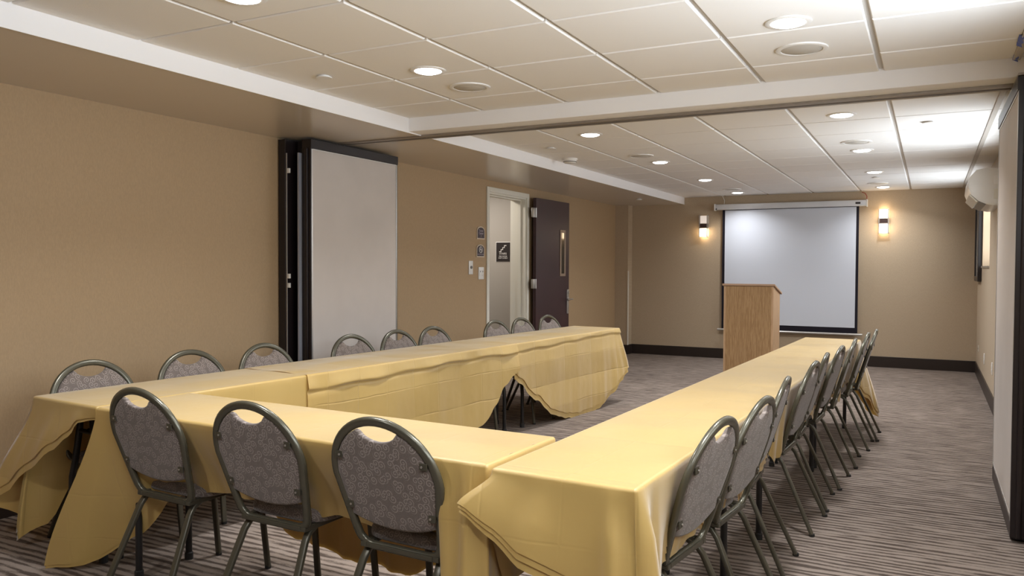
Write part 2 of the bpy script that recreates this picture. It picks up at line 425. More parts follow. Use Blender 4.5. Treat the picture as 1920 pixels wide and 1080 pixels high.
for z in (1.09, 1.96):
    bm = NB()
    tube(bm, [(LT + .004, -.012, z), (LT + .004, -.012, z + .115)], .009, 12)
    box(bm, (0, -.003, z), (LT + .004, -.0005, z + .115)); box(bm, (LT - .03, -.075, z), (LT, -.012, z + .115), .001)
    obj('hinge', bm, M['steel'], dr, True)

# ------------------------------------------------------------------ wall signs and switches
def arch_poly(w, h, n=12):
    p = [(-w / 2, 0), (w / 2, 0), (w / 2, h * .66)]
    for i in range(1, n): a = PI * i / n; p.append((w / 2 * math.cos(a), h * .66 + h * .34 * math.sin(a)))
    return p + [(-w / 2, h * .66)]
RX = (PI / 2, 0, PI / 2)
def plaque(y, z, label):
    t = empty('wall_plaque', (WL, y, z)); tag(t, label, 'sign', 'arched plaques beside the door')
    bm = NB(); prism(bm, arch_poly(.168, .140), lambda u, v, d: (d, u, v), .0005, .010); obj('rim', bm, M['sign_edge'], t)
    bm = NB(); prism(bm, arch_poly(.142, .116), lambda u, v, d: (d, u, v + .012), .0095, .013); obj('face', bm, M['sign_plum'], t)
    return t
p1 = plaque(7.612, 1.655, 'arched plum plaque with the room name, upper of two beside the open door')
for txt, z in (('Tower', .092), ('Center', .064), ('1', .034)): lettering(txt, .034, M['sign_faint'], p1, (.0135, 0, z), RX)
p2 = plaque(7.605, 1.458, 'arched plum no smoking plaque, lower of two beside the open door')
bm = NB()
tube(bm, [(.0135, .032 * math.cos(2 * PI * i / 28), .082 + .032 * math.sin(2 * PI * i / 28)) for i in range(28)], .004, 6, True, up=(1, 0, 0))
tube(bm, [(.0135, -.022, .104), (.0135, .022, .060)], .0035, 6); tube(bm, [(.0135, -.02, .080), (.0135, .018, .088)], .003, 6)
obj('no_smoking_symbol', bm, M['sign_white'], p2)
lettering('NO SMOKING', .021, M['sign_faint'], p2, (.0135, 0, .030), RX)
def plate(name, y, z, w, h, label, kind):
    t = empty(name, (WL, y, z)); tag(t, label, 'switch' if kind == 'dial' else 'switch')
    bm = NB(); box(bm, (.0005, -w / 2, 0), (.008, w / 2, h), .003); obj('cover_plate', bm, M['plastic'], t, True)
    if kind == 'dial':
        bm = NB(); lathe(bm, [(.016, .008), (.015, .02), (.004, .021)], (0, 0, h * .52), 18, 'x'); obj('knob', bm, M['plastic_grey'], t, True)
    else:
        for s in (-1, 1):
            bm = NB(); box(bm, (.008, s * .026 - .014, h * .28), (.012, s * .026 + .014, h * .76), .002); r = obj('rocker', bm, M['plastic'], t, True)
            bm = NB(); box(bm, (.012, s * .026 - .008, h * .58), (.0135, s * .026 + .006, h * .70), .0005); obj('indicator', bm, M['plastic_grey'], r)
    return t
plate('dimmer_switch', 7.405, 1.272, .085, .145, 'white wall dimmer with small grey knob, left of the white double switch', 'dial')
plate('light_switch', 7.628, 1.215, .115, .135, 'white double rocker switch under the arched plaques by the door frame', 'rock')
st = empty('stairs_sign', (-4.992, 9.30, 1.425)); tag(st, 'brown sign with white stair symbol reading STAIRS, seen through the open doorway', 'sign')
bm = NB(); box(bm, (-.112, -.006, -.010), (.112, -.0005, .258), .003); obj('rim', bm, M['sign_white'], st)
bm = NB(); box(bm, (-.104, -.010, -.003), (.104, -.006, .250), .002); obj('face', bm, M['sign'], st)
bm = NB()
sx, sz = -.058, .128
for i in range(4):
    box(bm, (sx, -.0115, sz - .005), (sx + .028 + .005, -.0095, sz + .005))
    if i < 3: box(bm, (sx + .023, -.0115, sz), (sx + .033, -.0095, sz + .028))
    sx += .025; sz += .027
obj('stair_symbol', bm, M['sign_white'], st)
RY = (PI / 2, 0, 0)
lettering('STAIRS', .036, M['sign_white'], st, (0, -.0105, .101), RY)
lettering('FIRE DOOR', .024, M['sign_white'], st, (0, -.0105, .066), RY)
lettering('KEEP CLOSED', .022, M['sign_white'], st, (0, -.0105, .043), RY)

# ------------------------------------------------------------------ folding wall panels parked in stacks
def partition(x0, sgn, y0, y1, label, n=2):
    """stack against a side wall; sgn +1 = visible face looks to +x"""
    t = empty('folding_partition', (x0, (y0 + y1) / 2, 0)); tag(t, label, 'partition', 'folding wall panels stacked against the side walls')
    w = (y1 - y0) / 2; th = .082
    for k in range(n):
        f = -sgn * k * (th + .008)                       # face position
        a = lambda d: f - sgn * d                         # depth into the panel
        dy = .05 * k
        def bx(b, d0, d1, ya, yb, za, zb, bev=0):
            xa, xb = sorted((a(d0), a(d1))); box(b, (xa, ya, za), (xb, yb, zb), bev)
        bm = NB(); bx(bm, .006, th, -w + .012 + dy, w - .012, .03, 2.225); p = obj('panel', bm, M['panel'] if k == 0 else M['panel_grey'], t)
        if k == 0:
            bm = NB(); bx(bm, .0, .0062, -w + .02, w - .02, .13, 2.222, .001); obj('vinyl_face', bm, M['panel'], p)
            bm = NB()
            bx(bm, -.003, .004, -w + .006, -w + .02, .10, 2.228, .001); bx(bm, -.003, .004, w - .018, w - .006, .10, 2.228, .001); bx(bm, -.003, .004, -w + .02, w - .018, 2.222, 2.23, .001); bx(bm, -.003, .004, -w + .02, w - .018, .122, .13, .001)
            obj('edge_trim', bm, M['alu'], p)
        bm = NB()
        bx(bm, -.002, th, -w - .004 + dy, -w + .012 + dy, .02, 2.235, .003); bx(bm, .02, .045, -w - .022 + dy, -w + .002 + dy, .02, 2.235, .008)
        bx(bm, -.002, th, w - .010, w + .004, .02, 2.235, .003)
        obj('end_post', bm, M['dark'], t)
        bm = NB(); bx(bm, -.008, th, -w - .004 + dy, w + .004, 2.232, 2.300, .003); obj('top_seal', bm, M['dark'], t)
        bm = NB(); bx(bm, .0, th, -w + .004 + dy, w - .004, .012, .10 if k == 0 else .05, .003); obj('bottom_seal', bm, M['dark'], t)
    # hanging trolleys
    for yy in (4.94, 5.02):
        bm = NB(); x = -sgn * .04
        tube(bm, [(x, yy - (y0 + y1) / 2, 2.295), (x, yy - (y0 + y1) / 2, 2.312)], .012, 10); obj('trolley_bolt', bm, M['steel'], t)
    return t
pl = partition(-4.10, 1, 4.60, 5.69, 'grey folding wall panel with dark frame, stacked against the tan wall at left')
bm = NB(); box(bm, (-.262, -.545 - .06, .02), (-.196, -.545 + .9, 2.305), .004); obj('jamb_post', bm, M['dark'], pl)
bm = NB(); box(bm, (-.192, -.600, .03), (-.186, -.59, 2.20), .001); obj('bright_strip', bm, M['alu'], pl, label='bright metal strip')
bm = NB(); box(bm, (-.104, -.575, .03), (-.088, -.52, 2.2), .002); obj('grey_seal', bm, M['panel_grey'], pl, label='grey vertical seal strip')
for z in (1.19, 1.26, 2.05):
    bm = NB(); box(bm, (-.184, -.60, z), (-.160, -.585, z + .036), .003); obj('latch', bm, M['plastic'], pl)
pr_ = partition(.372, -1, 4.64, 5.90, 'grey folding wall panel stacked against the right wall at the picture edge')
bm = NB(); box(bm, (-.006, -.63, 2.303), (.035, .62, 2.314), .002); obj('hanger_rail', bm, M['track'], pr_)

# ------------------------------------------------------------------ projection screen
sc = empty('projection_screen', (-1.815, WB, 0)); tag(sc, 'white pull-down projection screen with black border hanging on the end wall', 'projection screen')
def sx_(x): return x + 1.815
bm = NB(); box(bm, (sx_(-2.853), -.115, 2.208), (sx_(-.779), -.02, 2.290), .012, 3); cs = obj('case', bm, M['screen_case'], sc, True)
for x in (-2.85, -.782):
    bm = NB(); box(bm, (sx_(x) - .008, -.122, 2.198), (sx_(x) + .008, -.016, 2.298), .003); obj('end_cap', bm, M['plastic'], cs)
bm = NB(); lathe(bm, [(.010, -.1165), (.010, -.113)], (sx_(-2.825), 0, 2.222), 14, 'y'); obj('pull_hole', bm, M['black'], cs)
bm = NB(); box(bm, (sx_(-.925), -.1175, 2.236), (sx_(-.862), -.113, 2.262), .001); obj('badge', bm, M['sign'], cs)
bm = NB(); box(bm, (sx_(-2.742), -.066, .455), (sx_(-.880), -.0645, 2.215)); obj('border', bm, M['screen_border'], sc)
bm = NB(); box(bm, (sx_(-2.705), -.068, .530), (sx_(-.915), -.0655, 2.20)); obj('projection_surface', bm, M['screen'], sc)
bm = NB(); tube(bm, [(sx_(-2.802), -.065, .437), (sx_(-.818), -.065, .437)], .016, 14); obj('bottom_bar', bm, M['alu'], sc, True)
bm = NB(); tube(bm, [(sx_(-2.755), -.07, 2.417), (sx_(-2.735), -.05, 2.39), (sx_(-2.72), -.05, 2.35), (sx_(-2.722), -.06, 2.29)], .004, 8); obj('white_cable', bm, M['plastic'], sc, True)
bm = NB(); tube(bm, [(sx_(-.85), -.04, 2.40), (sx_(-.81), -.05, 2.385), (sx_(-.785), -.06, 2.34), (sx_(-.79), -.06, 2.29)], .005, 8); obj('red_cable', bm, M['red_wire'], sc, True)

# ------------------------------------------------------------------ wall sconces
def sconce(x, z0, z1, up, label):
    t = empty('wall_sconce', (x, WB, z0)); tag(t, label, 'wall lamp', 'sconces on the end wall')
    h = z1 - z0; hw, d = .047, .095
    bm = NB(); box(bm, (-.035, -.03, h * .30), (.035, 0, h * .70), .003); obj('back_plate', bm, M['bronze'], t)
    for nm, a, b, m in (('lower_glass', .012, h * .40, M['sconce_lit']), ('upper_glass', h * .60, h - .012, M['sconce_lit'] if up else M['sconce_dim'])):
        bm = NB(); box(bm, (-hw, -d, a), (hw, -.03, b), .004); obj(nm, bm, m, t)
    bm = NB(); box(bm, (-hw - .001, -d - .003, h * .405), (hw + .001, -.025, h * .595), .003); obj('band', bm, M['bronze'], t)
    bm = NB()
    for sx in (-1, 1):
        for y in (-d - .004, -.03):
            box(bm, (sx * (hw + .012) - .005, y - .004, 0), (sx * (hw + .012) + .005, y + .004, h), .001)
        for z in (0, h * .395, h * .595, h - .008): box(bm, (sx * (hw + .012) - .005, -d, z), (sx * (hw + .012) + .005, -.03, z + .008))
    for z in (h * .395, h * .595): box(bm, (-hw - .012, -d - .008, z), (hw + .012, -d, z + .008))
    obj('metal_frame', bm, M['steel'], t)
    return t
sconce(-3.022, 1.81, 2.142, False, 'lamp with dark band left of the screen, only its lower glass lit')
sconce(-.572, 1.825, 2.165, True, 'lamp with dark band right of the screen, both glasses brightly lit')

# ------------------------------------------------------------------ lectern
LX0, LX1, LY0, LY1 = -2.105, -1.555, 9.30, 9.74
lc = empty('lectern', ((LX0 + LX1) / 2, LY0, 0), 0); tag(lc, 'oak lectern with slanted top standing before the screen', 'lectern')
hw = (LX1 - LX0) / 2; dp = LY1 - LY0
bm = NB(); box(bm, (-hw + .02, 0, .0), (hw - .02, .02, 1.145), .001); obj('front_panel', bm, M['oak'], lc)
for s in (-1, 1):
    bm = NB(); prism(bm, [(0, 0), (dp, 0), (dp, 1.05), (0, 1.145)], lambda u, v, d: (d, u, v), s * hw, s * (hw - .02)); obj('side_panel', bm, M['oak_light'], lc)
bm = NB(); prism(bm, [(-.012, 1.150), (dp + .045, 1.045), (dp + .045, 1.068), (-.012, 1.173)], lambda u, v, d: (d, u, v), -hw - .018, hw + .018)
bmesh.ops.bevel(bm, geom=list(bm.edges), offset=.003, segments=2, affect='EDGES'); obj('reading_top', bm, M['oak_edge'], lc)
for z in (.04, .62):
    bm = NB(); box(bm, (-hw + .02, .02, z), (hw - .02, dp - .02, z + .02)); obj('shelf', bm, M['oak_light'], lc)

# ------------------------------------------------------------------ air conditioner, picture, outlets on the right wall
ac = empty('air_conditioner', (WR, 8.45, 1.93)); tag(ac, 'white wall mounted air conditioner high on the right wall', 'air conditioner')
prof = [(0, .33), (-.10, .345), (-.19, .325), (-.242, .26), (-.25, .17), (-.225, .10), (-.17, .045), (-.10, .012), (-.05, 0), (0, .0)]
bm = NB(); prism(bm, prof, lambda u, v, d: (u, d, v), 0, .96); bmesh.ops.bevel(bm, geom=[e for e in bm.edges if abs(e.verts[0].co.y - e.verts[1].co.y) < 1e-4], offset=.008, segments=2, affect='EDGES')
b_ = obj('body', bm, M['plastic'], ac, 35)
bm = NB(); prism(bm, [(-.238, .105), (-.176, .040), (-.166, .048), (-.228, .112)], lambda u, v, d: (u - .006, d, v - .006), .03, .93); obj('louvre', bm, M['cream'], ac)
bm = NB(); prism(bm, [(-.165, .040), (-.108, .012), (-.104, .020), (-.161, .048)], lambda u, v, d: (u - .004, d, v - .005), .03, .93); obj('air_outlet', bm, M['plastic_grey'], ac)
bm = NB(); box(bm, (-.055, -.006, .19), (-.012, .0, .27), .002); obj('end_vent', bm, M['trimring'], ac)
bm = NB(); box(bm, (-.05, -.004, .06), (-.008, .0, .15), .002); obj('end_cover', bm, M['cream'], ac)
pc = empty('framed_picture', (WR, 11.52, 1.20)); tag(pc, 'dark framed picture on the right wall near the far corner', 'picture')
bm = NB(); F = .06
for a, b, c, d in ((-.40, -.34, 0, 1.0), (.34, .40, 0, 1.0)): box(bm, (-.045, a, c), (0, b, d), .005)
box(bm, (-.045, -.34, 0), (0, .34, .06), .005); box(bm, (-.045, -.34, .94), (0, .34, 1.0), .005); obj('frame', bm, M['dark'], pc)
bm = NB(); box(bm, (-.030, -.34, .06), (-.004, .34, .94)); obj('canvas', bm, M['pictureface'], pc)
for y, z, lab in ((10.24, .30, 'white wall outlet low on the right wall, nearest the far corner of two'), (8.98, .33, 'white wall outlet low on the right wall beside the grey partition')):
    t = empty('wall_outlet', (WR, y, z)); tag(t, lab, 'outlet', 'outlets on the right wall')
    bm = NB(); box(bm, (-.008, -.037, 0), (0, .037, .118), .003); obj('cover_plate', bm, M['plastic'], t, True)
    for zz in (.028, .068):
        bm = NB(); box(bm, (-.011, -.016, zz), (-.008, .016, zz + .026), .001); obj('socket', bm, M['trimring'], t)
t = empty('wall_jack', (WR, 11.45, .33)); tag(t, 'small beige jack plate on the right wall close to the far corner', 'outlet')
bm = NB(); box(bm, (-.007, -.03, 0), (0, .03, .075), .002); obj('cover_plate', bm, M['cream'], t)
bm = NB(); box(bm, (-.010, -.008, .028), (-.007, .008, .046), .0005); obj('jack', bm, M['plastic_grey'], t)

# ------------------------------------------------------------------ ceiling fittings
def arealight(name, loc, size, power, color, rot=(0, 0, 0), size_y=None, spread=PI):
    l = bpy.data.lights.new(name, 'AREA'); l.energy = power; l.color = color; l.spread = spread
    if size_y: l.shape = 'RECTANGLE'; l.size = size; l.size_y = size_y
    else: l.shape = 'DISK'; l.size = size
    o = bpy.data.objects.new(name, l); o.location = loc; o.rotation_euler = rot
    return link(o)
LAMP_W = 16.5
def downlight(x, y, label, watt=LAMP_W):
    t = empty('recessed_downlight', (x, y, CEIL)); tag(t, label, 'ceiling light', 'recessed downlights')
    bm = NB(); lathe(bm, [(.098, .0), (.098, -.004), (.092, -.007), (.074, -.006), (.072, .0)], (0, 0, 0), 36); obj('trim_ring', bm, M['trimring'], t, True)
    bm = NB(); lathe(bm, [(.073, -.002), (.069, -.008), (.055, -.013), (.03, -.0165), (.006, -.018)], (0, 0, 0), 32); obj('lens', bm, M['lens'], t, True)
    arealight('downlight_lamp', (x, y, CEIL - .022), .14, watt, (.96, .97, 1.0), spread=math.radians(135))
LXA, LXB = -2.43, -.562
near = [(LXA, 3.655, 'ceiling downlight near the left soffit just before the white beam'), (LXB, 3.64, 'large ceiling downlight at upper right beside the nearest round speaker'),
        (LXA, 2.33, 'ceiling downlight cut by the top edge of the picture at left'), (LXB, 2.33, 'ceiling downlight above the head table end, nearer than the speaker'),
        (LXA, .5, 'added unseen ceiling downlight on the left over the empty near floor'), (LXB, .5, 'added unseen ceiling downlight over the camera position')]  # out-of-view row, put in to lighten the camera-facing sides
for x, y, l in near: downlight(x, y, l)
fy = [5.99, 7.86, 9.68, 11.5]
ordn = ['nearest the white beam', 'second past the white beam', 'third past the white beam', 'closest to the end wall']
for y, n_ in zip(fy, ordn):
    pw = LAMP_W * (.5 if y > 11 else 1)
    downlight(LXA, y, 'ceiling downlight in the left row beyond the beam, %s' % n_, pw)
    downlight(LXB, y, 'ceiling downlight in the right row beyond the beam, %s' % n_, pw)
def speaker(x, y, label):
    t = empty('ceiling_speaker', (x, y, CEIL)); tag(t, label, 'speaker', 'round ceiling speakers')
    bm = NB(); lathe(bm, [(.122, 0), (.121, -.006), (.112, -.009), (.098, -.007), (.097, 0)], n=40); obj('rim', bm, M['trimring'], t, True)
    bm = NB(); lathe(bm, [(.098, -.002), (.09, -.0062), (.005, -.0072)], n=40); obj('grille', bm, M['grille'], t, True)
speaker(-2.43, 4.10, 'round beige ceiling speaker near the left soffit before the beam')
speaker(-.57, 4.11, 'round ceiling speaker at upper right, nearest the camera')
speaker(-2.46, 7.34, 'round ceiling speaker in the left half just beyond the beam')
speaker(-.57, 7.33, 'round ceiling speaker in the right half just beyond the beam')
speaker(-2.40, 11.0, 'round ceiling speaker far left above the screen')
speaker(-.60, 10.98, 'round ceiling speaker far right near the end wall')
for x, y, z, l in ((-3.02, 3.5, CEIL, 'white sprinkler cover disc in the near ceiling by the soffit'), (-3.01, 6.5, CEIL, 'white sprinkler cover disc beside the smoke detector'),
                   (-.03, 6.55, CEIL, 'white sprinkler cover disc in the ceiling at far right'), (-.58, 10.25, CEIL, 'white sprinkler cover disc between far downlights'),
                   (-3.65, 10.83, SOF_Z, 'white sprinkler cover disc under the left soffit')):
    bm = NB(); lathe(bm, [(.030, 0), (.030, -.006), (.044, -.008), (.044, -.012), (.0435, -.013)], n=28)
    o = obj('sprinkler_cover', bm, M['trimring'], None, True, loc=(x, y, z)); tag(o, l, 'sprinkler', 'sprinkler cover discs')
t = empty('smoke_detector', (-3.15, 7.24, CEIL)); tag(t, 'white smoke detector on the ceiling beyond the beam by the soffit', 'smoke detector')
bm = NB(); lathe(bm, [(.075, 0), (.075, -.012), (.070, -.014)], n=32); obj('base', bm, M['plastic'], t, True)
bm = NB(); lathe(bm, [(.066, -.014), (.066, -.026), (.055, -.044), (.03, -.05), (.005, -.051)], n=32); obj('dome', bm, M['plastic'], t, True)
bm = NB(); lathe(bm, [(.067, -.028), (.0675, -.033), (.062, -.036)], n=32); obj('vent_ring', bm, M['plastic_grey'], t, True)
for (x, y, z, l) in ((.352, 4.30, CEIL, 'strip of blue tape on the ceiling grid near the right partition'), (.362, 4.69, CEIL, 'scrap of blue tape where the beam meets the ceiling grid at right')):
    bm = NB(); n = 8
    for k in range(n):
        pass
    pts = [(-.012, k * .02, -.001 - .018 * abs(math.sin(k * 1.1)) * (k / n)) for k in range(n)]
    a = [bm.verts.new(p) for p in pts]; b = [bm.verts.new((p[0] + .02 + .004 * math.sin(k * 2), p[1], p[2] - .012)) for k, p in enumerate(pts)]
    a2 = [bm.verts.new((v.co.x, v.co.y, v.co.z + .0012)) for v in a]; b2 = [bm.verts.new((v.co.x, v.co.y, v.co.z + .0012)) for v in b]
    for k in range(n - 1):
        bm.faces.new((a[k], a[k + 1], b[k + 1], b[k])); bm.faces.new((a2[k], b2[k], b2[k + 1], a2[k + 1]))
    o = obj('painters_tape', bm, M['tape'], None, loc=(x, y, z)); tag(o, l, 'tape', 'blue tape scraps')

# ------------------------------------------------------------------ tables
TOPZ = .738
def frame_pt(A, ang, u, v):
    d = Vector((math.sin(ang), math.cos(ang))); n = Vector((d.y, -d.x))
    return Vector(A) + d * u + n * v
class Row:                     # local x = u (along), local y = -v
    def __init__(s, A, ang): s.A, s.ang = A, ang; s.rz = PI / 2 - ang
    def pt(s, u, v): return frame_pt(s.A, s.ang, u, v)
def make_table(L, W, i0, i1):
    t = empty('folding_table')
    bm = NB(); box(bm, (0, -W, TOPZ - .020), (L, 0, TOPZ), .004); obj('tabletop', bm, M['laminate'], t)
    bm = NB(); box(bm, (.02, -W + .015, TOPZ - .046), (L - .02, -W + .035, TOPZ - .02)); box(bm, (.02, -.035, TOPZ - .046), (L - .02, -.015, TOPZ - .02)); obj('apron_rail', bm, M['black'], t)
    for x in (i0, L - i1):
        for s in (-1, 1):
            c = -W / 2
            bm = NB(); tube(bm, [(x, c + s * .045, TOPZ - .03), (x, c + s * .055, .60), (x, c + s * .095, .44), (x, c + s * .122, .36), (x, c + s * .128, .28), (x, c + s * .128, .014)], .015, 10); lg = obj('leg', bm, M['black'], t, True)
            bm = NB(); lathe(bm, [(.019, 0), (.019, .03), (.016, .034)], (x, c + s * .128, 0), 12); obj('foot', bm, M['rubber'], lg)
        bm = NB(); tube(bm, [(x, -W / 2 - .06, .585), (x, -W / 2 + .06, .585)], .011, 8); tube(bm, [(x, -W / 2 - .08, TOPZ - .032), (x, -W / 2 + .08, TOPZ - .032)], .013, 8); obj('cross_bar', bm, M['black'], t, True)
        sg = 1 if x < L / 2 else -1
        bm = NB(); tube(bm, [(x, -W / 2, .585), (x + sg * .32, -W / 2, TOPZ - .03)], .009, 8); obj('brace', bm, M['black'], t, True)
    return t
RR = Row((-1.172, 2.105), math.radians(2.05))
LR = Row((-3.712, 2.262), math.radians(4.45))
FR = Row((-3.125, 2.668), math.radians(90 + 1.9))
TL = 1.79
tabs = []
proto = None
for row, W, u, i0, i1, l in [(RR, .445, 0, .19, .47, 'folding table under gold cloth, nearest of the right row'), (RR, .445, TL, .19, .05, 'folding table under gold cloth, middle of the right row'), (RR, .445, 2 * TL, .05, .19, 'folding table under gold cloth, far end of the right row'),
                     (LR, .49, 0, .10, .09, 'folding table under gold cloth, near end of the left row'), (LR, .49, 1.82, .12, .13, 'folding table under gold cloth, middle of the left row'), (LR, .49, 3.62, .15, .07, 'folding table under gold cloth, far end of the left row'),
                     (FR, .45, .02, .085, .085, 'folding table under gold cloth, crossing between left and right rows')]:
    t = make_table({RR: 1.785, LR: 1.80, FR: 1.86}[row], W, i0, i1)
    p = row.pt(u + .01, .012); t.location = (p.x, p.y, 0); t.rotation_euler = (0, 0, row.rz)
    tag(t, l, 'table', 'folding tables set in a U')

def make_cloth(row, u0, u1, W, edges, label, ztop, closed=None, amp=.010, lam=.23, seed=0, layers=(), band=None, topamp=.0012, pleats=(), mat='cloth_smooth'):
    """edges: dict of 'left','near','right','far' -> (drop, flare, shear) tables over 0..1 of each edge (u or v rising); missing edge = no skirt"""
    rnd = random.Random(seed); L = u1 - u0; r = .012
    ua, ub = u0 + (r if 'near' in edges else 0), u1 - (r if 'far' in edges else 0); va, vb = r, W - r
    order = ['left', 'near', 'right', 'far']
    def P2(e, f):
        if e == 'left': return (lerp(ub, ua, f), va), (0, -1), (-1, 0), 1 - f
        if e == 'near': return (ua, lerp(va, vb, f)), (-1, 0), (0, 1), f
        if e == 'right': return (lerp(ua, ub, f), vb), (0, 1), (1, 0), f
        return (ub, lerp(vb, va, f)), (1, 0), (0, -1), 1 - f
    def ev(e, f):
        q = P2(e, f)[3]; tb = edges[e]
        sh = curve(tb[2], q) if len(tb) > 2 and tb[2] else 0.0
        return curve(tb[0], q), curve(tb[1], q) if tb[1] else 0.0, sh if e in ('near', 'right') else -sh, curve(tb[3], q) if len(tb) > 3 else 1.0
    # start so that an open chain begins after a missing edge
    start = 0
    for i in range(4):
        if order[i] in edges and order[i - 1] not in edges: start = i
    seq = [order[(start + i) % 4] for i in range(4)]
    path = []; chains = []; s = 0.0
    full = all(e in edges for e in order)
    for k, e in enumerate(seq):
        if e not in edges: continue
        ln = L if e in ('left', 'right') else W
        n = max(6, int(ln / .022))
        for i in range(n + 1):
            f = i / n; (u, v), nn, tt, q = P2(e, f); d, fl, sh, am = ev(e, f)
            path.append((u, v, nn, tt, d, fl, sh, s + ln * f, am))
        s += ln
        nx = seq[(k + 1) % 4]
        if nx in edges and (full or k < 3):
            (u, v), n0, t0, _ = P2(e, 1); _, n1, t1, _ = P2(nx, 0)
            d0, f0, h0, a0 = ev(e, 1); d1, f1, h1, a1 = ev(nx, 0)
            for i in range(1, 10):
                g = i / 10; a = g * PI / 2
                nn = (n0[0] * math.cos(a) + n1[0] * math.sin(a), n0[1] * math.cos(a) + n1[1] * math.sin(a)); tt = (t0[0] * math.cos(a) + t1[0] * math.sin(a), t0[1] * math.cos(a) + t1[1] * math.sin(a))
                path.append((u, v, nn, tt, lerp(d0, d1, g) + .0 * math.sin(PI * g), lerp(f0, f1, g), lerp(h0, h1, g), s + .05 * g, lerp(a0, a1, g)))
            s += .05
        elif not (full and k == 3): chains.append(path); path = []
    if path: chains.append(path)
    ph = [rnd.uniform(0, 6.28) for _ in range(4)]
    def skirt(bm, inset, extra, tmin=0.0):
        NJ = 34 if band else 22
        for path_ in chains:
            cols = []
            for (u, v, nn, tt, d, fl, sh, ss, am) in path_:
                jit = .006 * math.sin(ss * 21 + ph[3]) + .004 * math.sin(ss * 47 + ph[1])
                dd = max(.03, d + extra * min(1, d / .2) + jit * min(1, d / .3)); col = []
                for j in range(NJ + 1):
                    if j < 4:
                        a = (j / 4) * PI / 2; out = r * math.sin(a); dz = r * (1 - math.cos(a)); tz = 0
                    else:
                        q = j - 4
                        if band and dd > .15: dz = r + .0075 * q if q <= 14 else lerp(r + .105, dd, (q - 14) / (NJ - 18))
                        else: dz = lerp(r, dd, q / (NJ - 4))
                        tz = (dz - r) / (dd - r); out = r
                    w = tz * tz * (3 - 2 * tz) * .5 + tz * .5
                    fold = am * amp * w * (math.sin(2 * PI * ss / lam + ph[0] + 1.2 * math.sin(ss * 3 + ph[2])) + .5 * math.sin(2 * PI * ss / (lam * .43) + ph[1])) * min(1, dd / .35)
                    out += fl * w + fold - inset + min(1, dz / .14) * (.35 + .65 * tz) * sum(pa * math.exp(-((ss - ps) / pw) ** 2) for ps, pa, pw in pleats)
                    if band and j >= 4:
                        bb = band + .012 * math.sin(ss * 2.3 + ph[0]) + .005 * math.sin(ss * 13)
                        lump = (.013 if band > .06 else .005) * (1 + .45 * math.sin(ss * 8 + ph[1]) + .35 * math.sin(ss * 21 + ph[2]))
                        out += lump * smooth01(dz / bb) * (1 - smooth01((dz - bb + .003) / .012)) - .004 * math.exp(-((dz - bb - .014) / .01) ** 2)
                    uu = u + nn[0] * out + tt[0] * sh * w; vv = v + nn[1] * out + tt[1] * sh * w
                    col.append(bm.verts.new((uu, -vv, -dz - inset * .3)))
                cols.append(col)
            m = len(cols)
            for i in range(m if full else m - 1):
                a, b = cols[i], cols[(i + 1) % m]
                for j in range(NJ):
                    if j / NJ >= tmin: bm.faces.new((a[j], b[j], b[j + 1], a[j + 1]))
    bm = NB()
    nu, nv = max(8, int(L / .05)), 12
    us = sorted([lerp(ua, ub, i / nu) for i in range(nu + 1)] + [ua + .004, ua + .014, ub - .004, ub - .014]); nu = len(us) - 1
    vs_ = sorted([r + (W - 2 * r) * j / nv for j in range(nv + 1)] + [va + .004, va + .014, vb - .004, vb - .014]); nv = len(vs_) - 1
    G = []
    for u in us:
        G.append([])
        for v in vs_:
            e = min(1, min(v - va, vb - v, (u - ua) if 'near' in edges else 9, (ub - u) if 'far' in edges else 9) / .04)
            z = topamp * e * (math.sin(u * 7 + ph[0]) + math.sin(v * 19 + u * 3 + ph[1]) + .6 * math.sin(u * 17 - v * 11 + ph[2]))
            G[-1].append(bm.verts.new((u, -v, z)))
    for i in range(nu):
        for j in range(nv): bm.faces.new((G[i][j], G[i][j + 1], G[i + 1][j + 1], G[i + 1][j]))
    skirt(bm, 0, 0)
    bmesh.ops.remove_doubles(bm, verts=bm.verts, dist=.0004)
    o = obj('tablecloth', bm, M[mat], None, 'all', loc=(row.A[0], row.A[1], ztop), rz=row.rz)
    tag(o, label, 'tablecloth', 'gold tablecloths')
    for ins, ex in layers:
        bm = NB(); skirt(bm, ins, ex, .3); obj('hem_layer', bm, M[mat], o, 'all')
    return o

# chairs' places along the rows (x, y of the back top)
RCH = [(-.582, 2.62), (-.54, 3.12), (-.555, 3.74), (-.52, 4.44), (-.515, 4.91), (-.48, 5.41), (-.45, 6.03), (-.405, 6.64), (-.37, 7.03)]
LCH = [(-3.82, 2.62), (-3.785, 3.21), (-3.715, 3.72), (-3.665, 4.51), (-3.635, 5.02), (-3.60, 5.47), (-3.52, 6.38), (-3.49, 6.84), (-3.45, 7.36)]
FCH = [(-2.795, 2.110), (-2.165, 2.085), (-1.575, 2.06)]
def seat_drop(row, W, chairs, u0, u1, lo, hi):
    tab = []
    for i in range(81):
        f = i / 80; u = lerp(u0, u1, f); best = 9
        for c in chairs:
            d = Vector((math.sin(row.ang), math.cos(row.ang))); uc = (Vector(c) - Vector(row.A)).dot(d); best = min(best, abs(u - uc))
        tab.append((f, lerp(hi, lo, smooth01((best - .20) / .08))))
    return tab
ZC = TOPZ + .004
